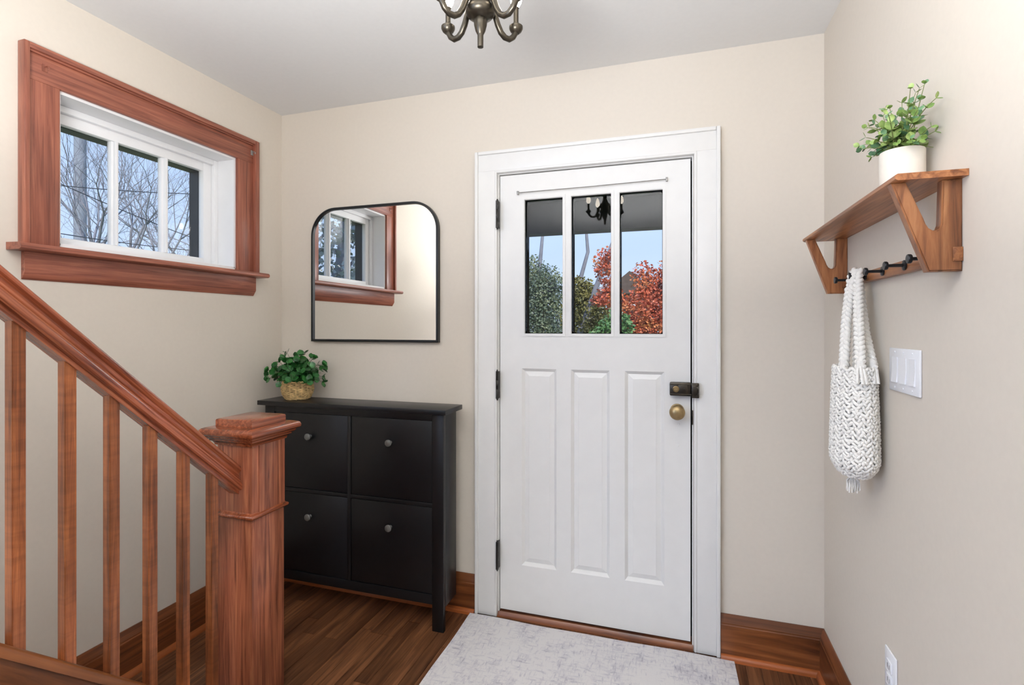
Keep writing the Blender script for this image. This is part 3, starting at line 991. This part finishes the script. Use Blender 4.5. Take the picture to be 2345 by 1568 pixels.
for k in range(16):
    a = 2 * PI * k / 16 + .2
    tips.append(PC + Vector((.055 * math.cos(a), .075 * math.sin(a), rng.uniform(.085, .125))))
sprig_plant(pl, PC + Vector((0, 0, .077)), tips, rng, [M['leaf_pale'], M['leaf_pale'], M['leaf_blue']], M['stem_pale'], 0.024, 0.027, 0.027,
            lambda q: q.x < RW - .004 and (q.z > 1.752 or (q - PC).to_2d().length > .048) and q.z > 1.68)

# ------------------------------------------------------------------ plant on the cabinet
BC = Vector((0.222, -0.140, CT))
pb = thing('basket_plant', 'bushy dark green boxwood in a woven seagrass basket on the black cabinet', 'plant', BC)
def br(z):
    t = z / 0.088
    return 0.050 + 0.024 * math.sin(min(1, t * 1.15 + .08) * PI * 0.62) - 0.004 * max(0, t - .75) * 4
b = nb()
for i in range(13):
    z = 0.005 + i * 0.0068
    pts = []
    for k in range(64):
        a = 2 * PI * k / 64
        r = br(z) + 0.0032 * math.sin(a * 16 + PI * (i % 2))
        pts.append((BC.x + r * math.cos(a), BC.y + r * math.sin(a), BC.z + z + .0012 * math.sin(a * 5 + i)))
    tube(b, pts, 0.0030, 5, closed=True)
pts = [(BC.x + (br(.088)) * math.cos(a), BC.y + br(.088) * math.sin(a), BC.z + .0905) for a in [2 * PI * k / 40 for k in range(40)]]
tube(b, pts, 0.0042, 6, closed=True)
finish('basket', b, M['straw'], pb, smooth=60)
b = nb()
for k in range(16):
    a = 2 * PI * (k + .5) / 16
    tube(b, [(BC.x + (br(z) - .0008) * math.cos(a), BC.y + (br(z) - .0008) * math.sin(a), BC.z + z) for z in (.002, .02, .04, .06, .08, .09)], 0.0028, 5)
lathe(b, [(0, .003), (0.047, .003), (0.049, .006), (0, .006)], BC, 'z', 24)
finish('stakes', b, M['straw'], pb, smooth=60)
finish('soil', lathe(nb(), [(0, .082), (.04, .08), (.058, .075), (.058, .07), (.046, .008), (0, .007)], BC, 'z', 20), M['soil'], pb)
rng = random.Random(5)
tips = []
for k in range(42):
    a = 2.399 * k
    e = 0.02 + 0.98 * ((k + .5) / 42)
    rr = 0.135 * math.sqrt(max(0.02, 1 - (e * .92) ** 2)) * rng.uniform(.85, 1.1)
    t = BC + Vector((rr * math.cos(a) * 1.08, max(-.15, min(.12, rr * math.sin(a) * .95)), 0.085 + 0.135 * e * rng.uniform(.9, 1.1)))
    tips.append(t)
sprig_plant(pb, BC + Vector((0, 0, .078)), tips, rng, [M['leaf_dark']], M['stem_dark'], 0.050, 0.043, 0.036,
            lambda q: q.y < -.006 and q.x > .006 and q.z > BC.z + .06, shrink=0.35)

# the densest inner leaves, past the countable outer ones
b = nb()
rng = random.Random(15)
for k in range(230):
    a = rng.uniform(0, 2 * PI); e = rng.uniform(0, 1)
    r = .088 * math.sqrt(max(0, 1 - (e * .9) ** 2)) * rng.uniform(.5, 1)
    p = BC + Vector((r * math.cos(a), r * math.sin(a) * .85, .092 + .085 * e))
    out = (p - BC - Vector((0, 0, .07))).normalized()
    lb = leaf_bm(.024, .026)
    mt = Matrix.Translation(p) @ orient((out + Vector((rng.uniform(-.7, .7), rng.uniform(-.7, .7), rng.uniform(-.5, .5)))).normalized(), out).to_matrix().to_4x4()
    vm = [b.verts.new(mt @ v.co) for v in lb.verts]
    lb.verts.index_update()
    for f in lb.faces:
        b.faces.new([vm[v.index] for v in f.verts])
    lb.free()
finish('foliage', b, M['leaf_dark'], pb, smooth=60, kind='stuff')

# ------------------------------------------------------------------ crocheted bag
bag = thing('crochet_bag', 'white crocheted cotton bag with braided straps hanging from a black hook', 'bag', (2.522, -0.565, 0.92))
GX, GYc = 2.520, -0.565
def bag_r(t):       # scale of the outline from bottom (0) to top (1)
    if t < .16: return 0.62 + 0.38 * math.sin(t / .16 * PI / 2)
    return 1.0 - 0.14 * ((t - .16) / .84) ** 1.5
def bag_pt(t, a, off=0.0):
    s = bag_r(t)
    return Vector((GX + (0.050 * s + off) * math.cos(a), GYc + (0.098 * s + off) * math.sin(a), 0.93 + 0.305 * t))
b = nb()
NR, NW = 36, 32
rng = random.Random(4)
for i in range(NR):
    for k in range(NW):
        t = (i + .5) / NR + rng.uniform(-.008, .008)
        a = 2 * PI * (k + .5 * (i % 2)) / NW + rng.uniform(-.03, .03)
        lean = (1 if (i + k) % 2 else -1) * rng.uniform(.2, 1.2)
        pts = []
        for q, o in ((-1, -.001), (-.5, .0035), (0, .0052), (.5, .0035), (1, -.001)):
            pts.append(bag_pt(min(1.0, max(0.0, t + q * .019)), a + q * lean * .12, o))
        tube(b, pts, 0.0040 * rng.uniform(.85, 1.15), 6)
for i in range(0, NR, 2):
    t = (i + .5) / NR
    tube(b, [bag_pt(t + .006 * math.sin(6.28 * k * NW / 2 / 208), 2 * PI * k / 208, -.001 + .002 * math.cos(6.28 * k * NW / 208)) for k in range(208)], 0.0042, 5, closed=True)
finish('knit_body', b, M['knit'], bag, smooth=70)
b = nb()
rings = []
for i in range(12):
    t = i / 11
    rings.append([b.verts.new(bag_pt(t * .97 + .01, 2 * PI * k / 32, -0.0035)) for k in range(32)])
for A, B in zip(rings, rings[1:]):
    for k in range(32):
        b.faces.new((A[k], A[(k + 1) % 32], B[(k + 1) % 32], B[k]))
b.faces.new(rings[0][::-1])
finish('lining', b, M['knit'], bag, smooth=70)
def braid(b, pts, w=0.0088, r=0.0064, pitch=0.042):
    pts = [Vector(p) for p in pts]
    fine = []
    for p, q in zip(pts, pts[1:]):
        n = max(2, int((q - p).length / 0.003))
        fine += [p.lerp(q, i / n) for i in range(n)]
    fine.append(pts[-1])
    for s in range(3):
        out = []
        d_ = 0
        for i, p in enumerate(fine):
            tg = (fine[min(i + 1, len(fine) - 1)] - fine[max(i - 1, 0)]).normalized()
            if i: d_ += (p - fine[i - 1]).length
            u = tg.cross(Vector((0.8, 0.55, 0))).normalized() if abs(tg.z) < .95 else Vector((0.55, -0.8, 0)).normalized()
            v = tg.cross(u)
            ph = 2 * PI * (d_ / pitch + s / 3)
            out.append(p + u * w * math.sin(ph) + v * w * .55 * math.sin(2 * ph))
        tube(b, out, r, 6)
HK = Vector((2.532, -0.523, 1.508))
def strap(base, over, back):
    b = nb()
    pts = [Vector(base)] + [Vector(p) for p in over] + [Vector(back)]
    braid(b, pts)
    return finish('strap', b, M['knit'], bag, smooth=70)
zt = 1.235
# two handles, each a loop that goes over the hook
strap((2.488, -0.590, zt), [(2.502, -0.560, 1.36), (2.520, -0.534, 1.47), (2.530, -0.525, 1.510), (2.538, -0.515, 1.512), (2.545, -0.520, 1.47), (2.545, -0.57, 1.33)], (2.548, -0.625, zt))
strap((2.512, -0.648, zt), [(2.522, -0.600, 1.36), (2.535, -0.548, 1.47), (2.540, -0.532, 1.513), (2.545, -0.512, 1.50), (2.550, -0.500, 1.42)], (2.548, -0.500, zt))
for p in ((2.488, -0.590), (2.512, -0.648), (2.548, -0.625), (2.548, -0.500)):
    b = nb()
    for k in range(7):
        a = 2 * PI * k / 7
        tube(b, [(p[0] + .004 * math.cos(a), p[1] + .004 * math.sin(a), zt + .012), (p[0] + .009 * math.cos(a), p[1] + .012 * math.sin(a), zt - .005),
                 (p[0] + .012 * math.cos(a) + (GX - p[0]) * .05, p[1] + .028 * math.sin(a), zt - .04)], 0.0042, 5)
    tube(b, [(p[0], p[1], zt + .004), (p[0], p[1], zt + .022)], 0.0105, 8)
    finish('strap_knot', b, M['knit'], bag, smooth=70)
b = nb()
rng = random.Random(2)
for k in range(60):
    a = rng.uniform(0, 2 * PI); r = rng.uniform(0.002, .016)
    x, y = GX - .005 + r * math.cos(a), GYc - .01 + r * math.sin(a)
    tube(b, [(GX - .005, GYc - .01, 0.927), (x, y, 0.91), (x + rng.uniform(-.004, .004), y + rng.uniform(-.004, .004), 0.884 + rng.uniform(-.008, .012))], 0.0016, 4)
finish('tassel', b, M['knit'], bag, smooth=70)

# ------------------------------------------------------------------ switch plate and outlet
sw = thing('light_switch', 'white three-gang rocker light switch plate right of the crocheted bag', 'light switch', (RW, -0.752, 1.186))
bx('cover_plate', M['plastic'], sw, RW - .006, RW - .0005, -0.842, -0.662, 1.184, 1.295, 0.002)
for y in (-0.700, -0.752, -0.804):
    b = nb()
    R = [(0.006, 1.207), (0.0095, 1.207), (0.0068, 1.24), (0.0075, 1.272), (0.006, 1.272)]
    extrude(b, R, lambda u, v, a: (RW - u, a, v), y - .0165, y + .0165)
    finish('rocker', b, M['plastic'], sw)
    for z in (1.194, 1.285):
        finish('screw', lathe(nb(), [(0.003, 0), (0.0025, -.0012), (0, -.0014)], (RW - .006, y, z), 'x', 10), M['plastic'], sw)
ou = thing('wall_outlet', 'white duplex power outlet low on the pale right wall', 'power outlet', (RW, -0.663, 0.37))
bx('cover_plate', M['plastic'], ou, RW - .006, RW - .0005, -0.702, -0.630, 0.372, 0.486, 0.002)
for z in (0.447, 0.410):
    b = box(nb(), RW - .009, RW - .006, -0.683, -0.649, z - .014, z + .014, 0.003)
    rc = finish('receptacle', b, M['plastic'], ou)
    for y in (-0.673, -0.660):
        bx('slot', M['slot'], rc, RW - .0094, RW - .0088, y - .001, y + .001, z - .005, z + .006, 0)

# ------------------------------------------------------------------ rug
b = nb()
NXr, NYr = 40, 60
RX0, RX1, RY0, RY1 = 1.112, 2.256, -1.75, -0.034
rng = random.Random(9)
grid = []
for j in range(NYr + 1):
    row = []
    for i in range(NXr + 1):
        u, v = i / NXr, j / NYr
        x = RX0 + (RX1 - RX0) * u + (.010 * (1 - v) if i == 0 else 0) + .002 * math.sin(v * 23)
        y = RY0 + (RY1 - RY0) * v + .002 * math.sin(u * 17)
        z = 0.0085 + .0015 * math.sin(u * 9 + v * 4) * math.sin(v * 11)
        row.append((x, y, z))
    grid.append(row)
top = [[b.verts.new(p) for p in r] for r in grid]
bot = [[b.verts.new((p[0], p[1], 0.0008)) for p in r] for r in grid]
for j in range(NYr):
    for i in range(NXr):
        b.faces.new((top[j][i], top[j][i + 1], top[j + 1][i + 1], top[j + 1][i]))
        b.faces.new((bot[j][i], bot[j + 1][i], bot[j + 1][i + 1], bot[j][i + 1]))
for i in range(NXr):
    b.faces.new((bot[0][i], bot[0][i + 1], top[0][i + 1], top[0][i])); b.faces.new((top[NYr][i], top[NYr][i + 1], bot[NYr][i + 1], bot[NYr][i]))
for j in range(NYr):
    b.faces.new((top[j][0], top[j + 1][0], bot[j + 1][0], bot[j][0])); b.faces.new((bot[j][NXr], bot[j + 1][NXr], top[j + 1][NXr], top[j][NXr]))
finish('rug', b, M['rug'], None, smooth=40, label='pale grey distressed rug in front of the white door', cat='rug')

# ------------------------------------------------------------------ chandelier
HC = Vector((1.581, -1.112, 0))
ch = thing('chandelier', 'small bronze chandelier with scrolled arms and candle bulbs on the ceiling', 'chandelier', (HC.x, HC.y, CH))
b = lathe(nb(), [(0, 2.026), (0.0072, 2.027), (0.0072, 2.056), (0.008, 2.058), (0.012, 2.066), (0.0155, 2.08), (0.0165, 2.092), (0.0155, 2.094), (0.020, 2.096), (0.030, 2.101), (0.0355, 2.109),
                 (0.0365, 2.117), (0.033, 2.124), (0.029, 2.128), (0.029, 2.150), (0.034, 2.152), (0.034, 2.160), (0.022, 2.170), (0.013, 2.19), (0.010, 2.22), (0.016, 2.25), (0.012, 2.28), (0.007, 2.30), (0.007, 2.40), (0, 2.401)], HC, 'z', 28)
finish('column', b, M['bronze'], ch, smooth=40)
b = lathe(nb(), [(0.0, 2.40), (0.01, 2.40), (0.02, 2.43), (0.055, 2.455), (0.06, 2.475), (0.06, CH - .0005), (0, CH - .0005)], HC, 'z', 28)
finish('canopy', b, M['bronze'], ch, smooth=40)
for k in range(4):
    a = math.radians(17.7 + (38 if k % 2 == 0 else 142) + 180 * (k // 2))
    ca, sa = math.cos(a), math.sin(a)
    R = [(0.026, 2.140), (0.036, 2.128), (0.044, 2.108), (0.052, 2.088), (0.062, 2.072), (0.074, 2.064), (0.088, 2.064), (0.100, 2.073), (0.108, 2.087), (0.110, 2.102), (0.110, 2.114)]
    pts = [(HC.x + r * ca, HC.y + r * sa, z + .012) for r, z in R]
    arm = finish('arm', tube(nb(), pts, 0.0074, 10), M['bronze'], ch, smooth=60)
    c = (HC.x + 0.110 * ca, HC.y + 0.110 * sa, 0)
    b = lathe(nb(), [(0, 2.098), (0.008, 2.098), (0.014, 2.103), (0.0175, 2.110), (0.0175, 2.116), (0.011, 2.121), (0, 2.121)], c, 'z', 16)
    finish('candle_cup', b, M['bronze'], arm, smooth=40)
    finish('candle_sleeve', lathe(nb(), [(0, 2.121), (0.0065, 2.121), (0.0065, 2.160), (0.008, 2.163), (0, 2.164)], c, 'z', 14), M['bronze'], arm, smooth=40)
    finish('bulb', lathe(nb(), [(0, 2.164), (0.008, 2.166), (0.0135, 2.176), (0.0155, 2.186), (0.013, 2.200), (0.008, 2.214), (0.003, 2.225), (0, 2.228)], c, 'z', 14), M['bulb'], arm, smooth=60, label='lit candle bulb')

# ------------------------------------------------------------------ outside: porch, trees, pole
b = box(nb(), -60, 60, -40, 80, -0.75, -0.7)
struct('ground', b, M['lawn'], 'lawn outside the house', 'ground')
b = nb()
box(b, -0.8, 3.8, 0.2, 2.1, 2.42, 2.5); box(b, -0.8, 3.8, 1.95, 2.1, 2.14, 2.42)
box(b, 3.65, 3.8, 0.2, 1.95, 2.14, 2.42)
struct('porch_roof', b, M['porch'], 'dark porch ceiling outside the door', 'porch')

def grow(b, p, d, r, ln, depth, rng, up=0.12, spread=0.55, counter=None):
    pts = [p.copy()]
    rad = [r]
    n = 3
    for i in range(n):
        d = (d + Vector((rng.uniform(-.18, .18), rng.uniform(-.18, .18), rng.uniform(-.06, .06) + up * .25))).normalized()
        p = p + d * ln / n
        pts.append(p.copy())
        rad.append(r * (1 - .34 * (i + 1) / n))
    tube(b, pts, rad, 6 if depth > 3 else (4 if depth > 1 else 3), cap=False)
    if depth == 0: return
    kids = rng.choice((2, 3)) if depth > 1 else 3
    for k in range(kids):
        ax = d.orthogonal().normalized()
        ax.rotate(Matrix.Rotation(rng.uniform(0, 2 * PI), 3, d))
        nd = d.copy()
        nd.rotate(Matrix.Rotation(rng.uniform(.3, 1.0) * spread, 3, ax))
        grow(b, p, nd, rad[-1] * rng.uniform(.62, .85), ln * rng.uniform(.66, .9), depth - 1, rng, up, spread)
    if depth > 1:
        for q in pts[1:-1]:
            ax = d.orthogonal().normalized()
            ax.rotate(Matrix.Rotation(rng.uniform(0, 2 * PI), 3, d))
            nd = d.copy(); nd.rotate(Matrix.Rotation(rng.uniform(.6, 1.1), 3, ax))
            grow(b, q, nd, rad[-1] * .45, ln * .55, max(0, depth - 2), rng, up, spread)

for i, (x, y, stems, seed, lab) in enumerate((
        (-9.0, 4.9, ((.1, .05, 1), (-.3, .2, 1), (.2, -.35, 1)), 21, 'bare grey tree by the utility pole outside the window'),
        (-16.0, 11.07, ((.05, .3, 1), (.2, -.25, 1), (-.1, .75, 1)), 8, 'bare grey tree filling the middle window pane'),
        (-21.0, 18.3, ((0, .2, 1), (0, -.45, 1)), 31, 'bare grey tree seen in the rightmost window pane'))):
    rng = random.Random(seed)
    t = thing('bare_tree', lab, 'tree', (x, y, -0.7))
    k_ = abs(x - 2.0) / 11.0
    b = nb()
    tube(b, [(x, y, -0.7), (x + .03, y, .3), (x, y, 1.6)], [.2, .16, .13], 8)
    finish('trunk', b, M['bark'], t, smooth=60)
    b = nb()
    for s in stems:
        grow(b, Vector((x, y, 1.5)), Vector(s).normalized(), .062 * k_, 1.2 * k_, 5, rng, up=.22, spread=.62)
    finish('branches', b, M['bark'], t, smooth=None, kind='stuff')

b = tube(nb(), [(-12.0, 6.62, -0.7), (-12.0, 6.62, 10)], [0.14, 0.115], 12)
finish('utility_pole', b, M['pole'], None, label='grey wooden utility pole beyond the left window pane', cat='utility pole')
for (z0, z1, y0, y1, x0), lab in zip(((2.95, 3.75, 1.3, 5.2, -5.0), (2.5, 2.66, 1.3, 5.2, -5.1), (3.15, 2.45, 1.3, 5.2, -4.8)),
        ('upper thin wire rising to the right behind the window panes', 'lowest nearly level wire behind the window panes', 'thin wire sloping down to the right behind the window panes')):
    pts = [(x0, y0 + (y1 - y0) * k / 12, z0 + (z1 - z0) * k / 12 - .08 * (1 - (2 * k / 12 - 1) ** 2)) for k in range(13)]
    finish('power_line', tube(nb(), pts, 0.006, 5), M['wirecable'], None, label=lab, cat='wire', group='overhead wires')

def foliage(b, blobs, n, size, rng, lean=0.4):
    tot = sum(r[3] * r[3] for r in blobs)
    for (x, y, z, r, rz) in blobs:
        for k in range(int(n * r * r / tot)):
            v = Vector((rng.gauss(0, 1), rng.gauss(0, 1), rng.gauss(0, 1))).normalized() * r * (rng.random() ** .45)
            p = Vector((x + v.x, y + v.y, z + v.z * rz / r))
            d = Vector((rng.uniform(-1, 1), rng.uniform(-1, 1), rng.uniform(-.9, .5))).normalized()
            s = d.cross(Vector((rng.uniform(-1, 1), rng.uniform(-1, 1), rng.uniform(-1, 1)))).normalized()
            l = size * rng.uniform(.7, 1.3); w = l * .34
            q = [b.verts.new(p), b.verts.new(p + d * l * .5 + s * w), b.verts.new(p + d * l), b.verts.new(p + d * l * .5 - s * w)]
            b.faces.new(q)

def leafy(name, lab, loc, blobs, n, size, mat, trunk, seed):
    rng = random.Random(seed)
    t = thing(name, lab, 'tree', loc)
    b = nb()
    for pts, r0, r1 in trunk:
        tube(b, pts, [r0 + (r1 - r0) * i / (len(pts) - 1) for i in range(len(pts))], 7)
    for (x, y, z, r, rz) in blobs:
        for k in range(4):
            v = Vector((rng.uniform(-1, 1), rng.uniform(-1, 1), rng.uniform(-.4, 1))) * r * .7
            tube(b, [(x, y, z - rz * .4), (x + v.x * .5, y + v.y * .5, z + v.z * .4), (x + v.x, y + v.y, z + v.z)], [r1 * .7, r1 * .5, r1 * .2], 5)
    finish('trunk', b, M['bark'], t, smooth=60)
    b = nb()
    foliage(b, blobs, n, size, rng)
    finish('foliage', b, mat, t, smooth=None, kind='stuff')

mg = leafmat('grey_green_leaves', srgb(70, 86, 78), srgb(112, 126, 104), srgb(160, 164, 128), scale=2.6)
mo = leafmat('olive_leaves', srgb(80, 82, 46), srgb(122, 116, 60), srgb(150, 138, 78), scale=1.3)
mr_ = leafmat('red_maple_leaves', srgb(148, 70, 54), srgb(212, 110, 80), srgb(234, 168, 102), scale=3.2)
mgr = leafmat('bright_green_leaves', srgb(66, 104, 58), srgb(96, 138, 80), srgb(124, 160, 100), scale=1.2)
mdk = leafmat('dark_grey_leaves', srgb(86, 94, 96), srgb(130, 138, 138), srgb(180, 186, 184), scale=1.2)
leafy('leafy_tree', 'grey green tree seen through the left door pane', (-1.4, 11, -.7),
      [(-1.40, 11.0, 1.78, .85, 1.2), (-1.64, 11.1, 2.77, .40, .55), (-1.21, 10.9, 2.34, .55, .65), (-1.95, 10.9, 1.53, .7, 1.0), (-1.15, 11.0, 1.17, .6, .8)], 16000, .065, mg,
      [([(-1.4, 11, -.7), (-1.34, 11, 1), (-1.46, 11, 2.6), (-1.34, 11, 3.9)], .1, .04)], 41)
leafy('leafy_tree', 'olive tree with a leaning trunk seen through the middle door pane', (0.35, 8.2, -.7),
      [(0.25, 8.2, 1.5, .5, .8), (0.12, 8.3, 2.0, .35, .4), (.55, 8.3, 1.4, .35, .5)], 8500, .062, mo,
      [([(0.05, 8.0, -.7), (.18, 8.0, 1.2), (.5, 8.0, 2.1), (.72, 8.0, 2.7), (.95, 8.0, 3.3)], .075, .035), ([(.15, 8.4, -.7), (.12, 8.4, 1.6), (.14, 8.4, 2.4), (.28, 8.4, 2.9), (.24, 8.4, 3.4)], .06, .03)], 42)
leafy('maple_tree', 'red autumn maple seen through the right door pane', (1.75, 6.3, -.7),
      [(1.55, 6.2, 1.62, .42, .35), (1.35, 6.3, 1.28, .42, .18), (1.85, 6.2, 1.35, .45, .3), (1.52, 6.2, 2.1, .2, .32), (0.95, 6.1, 2.35, .22, .3), (1.0, 6.2, 1.95, .2, .2), (1.12, 6.3, 1.72, .18, .2),
       (1.75, 6.3, 1.95, .3, .35), (0.85, 6.1, 1.78, .16, .1), (1.95, 6.3, 2.2, .22, .3), (2.2, 6.3, 1.7, .5, .6)], 15000, .05, mr_, [([(1.75, 6.4, -.7), (1.7, 6.4, 1.0), (1.6, 6.3, 2.2)], .08, .025)], 43)
leafy('green_shrub', 'bright green shrub in front of the red maple outside the door', (1.13, 4.9, -.7),
      [(1.16, 4.9, 1.22, .2, .3), (1.36, 4.85, 1.34, .13, .2), (.98, 4.95, 1.1, .18, .26), (1.22, 4.9, 1.45, .08, .16)], 2600, .055, mgr, [([(1.13, 4.9, -.7), (1.13, 4.9, .6), (1.13, 4.9, 1.2)], .04, .015)], 44)
leafy('leafy_tree', 'dark grey leaved tree reflected in the mirror', (-7.0, -10.3, -.7),
      [(-7.2, -10.3, 3.2, 1.5, 1.7), (-8.4, -10.8, 4.4, 1.4, 1.3), (-6.2, -10.4, 4.6, 1.2, 1.2), (-6.3, -9.6, 2.2, 1.1, 1.0), (-8.6, -11, 2.2, 1.4, 1.2)], 2600, .17, mdk, [([(-7.2, -10.3, -.7), (-7.2, -10.3, 2.5), (-7.0, -10.3, 4.5)], .22, .07)], 45)
# neighbour's house half hidden by the maple
hs = thing('neighbour_house', 'dull clad house half hidden behind the red maple', 'house', (0.75, 13.0, -.7))
bx('house_wall', M['brickish'], hs, 0.15, 1.35, 13.0, 15.0, -0.7, 2.3, 0)
b = nb()
extrude(b, [(-0.05, 2.3), (1.55, 2.3), (0.75, 2.95)], lambda u, v, a: (u, a, v), 12.8, 15.2)
finish('house_roof', b, M['shingle'], hs, smooth=None)
wf = bx('house_window', M['winwhite'], hs, 0.5, 1.05, 12.95, 12.999, 1.2, 2.0, 0)
bx('pane', M['blackframe'], wf, 0.56, 0.99, 12.93, 12.949, 1.26, 1.94, 0)
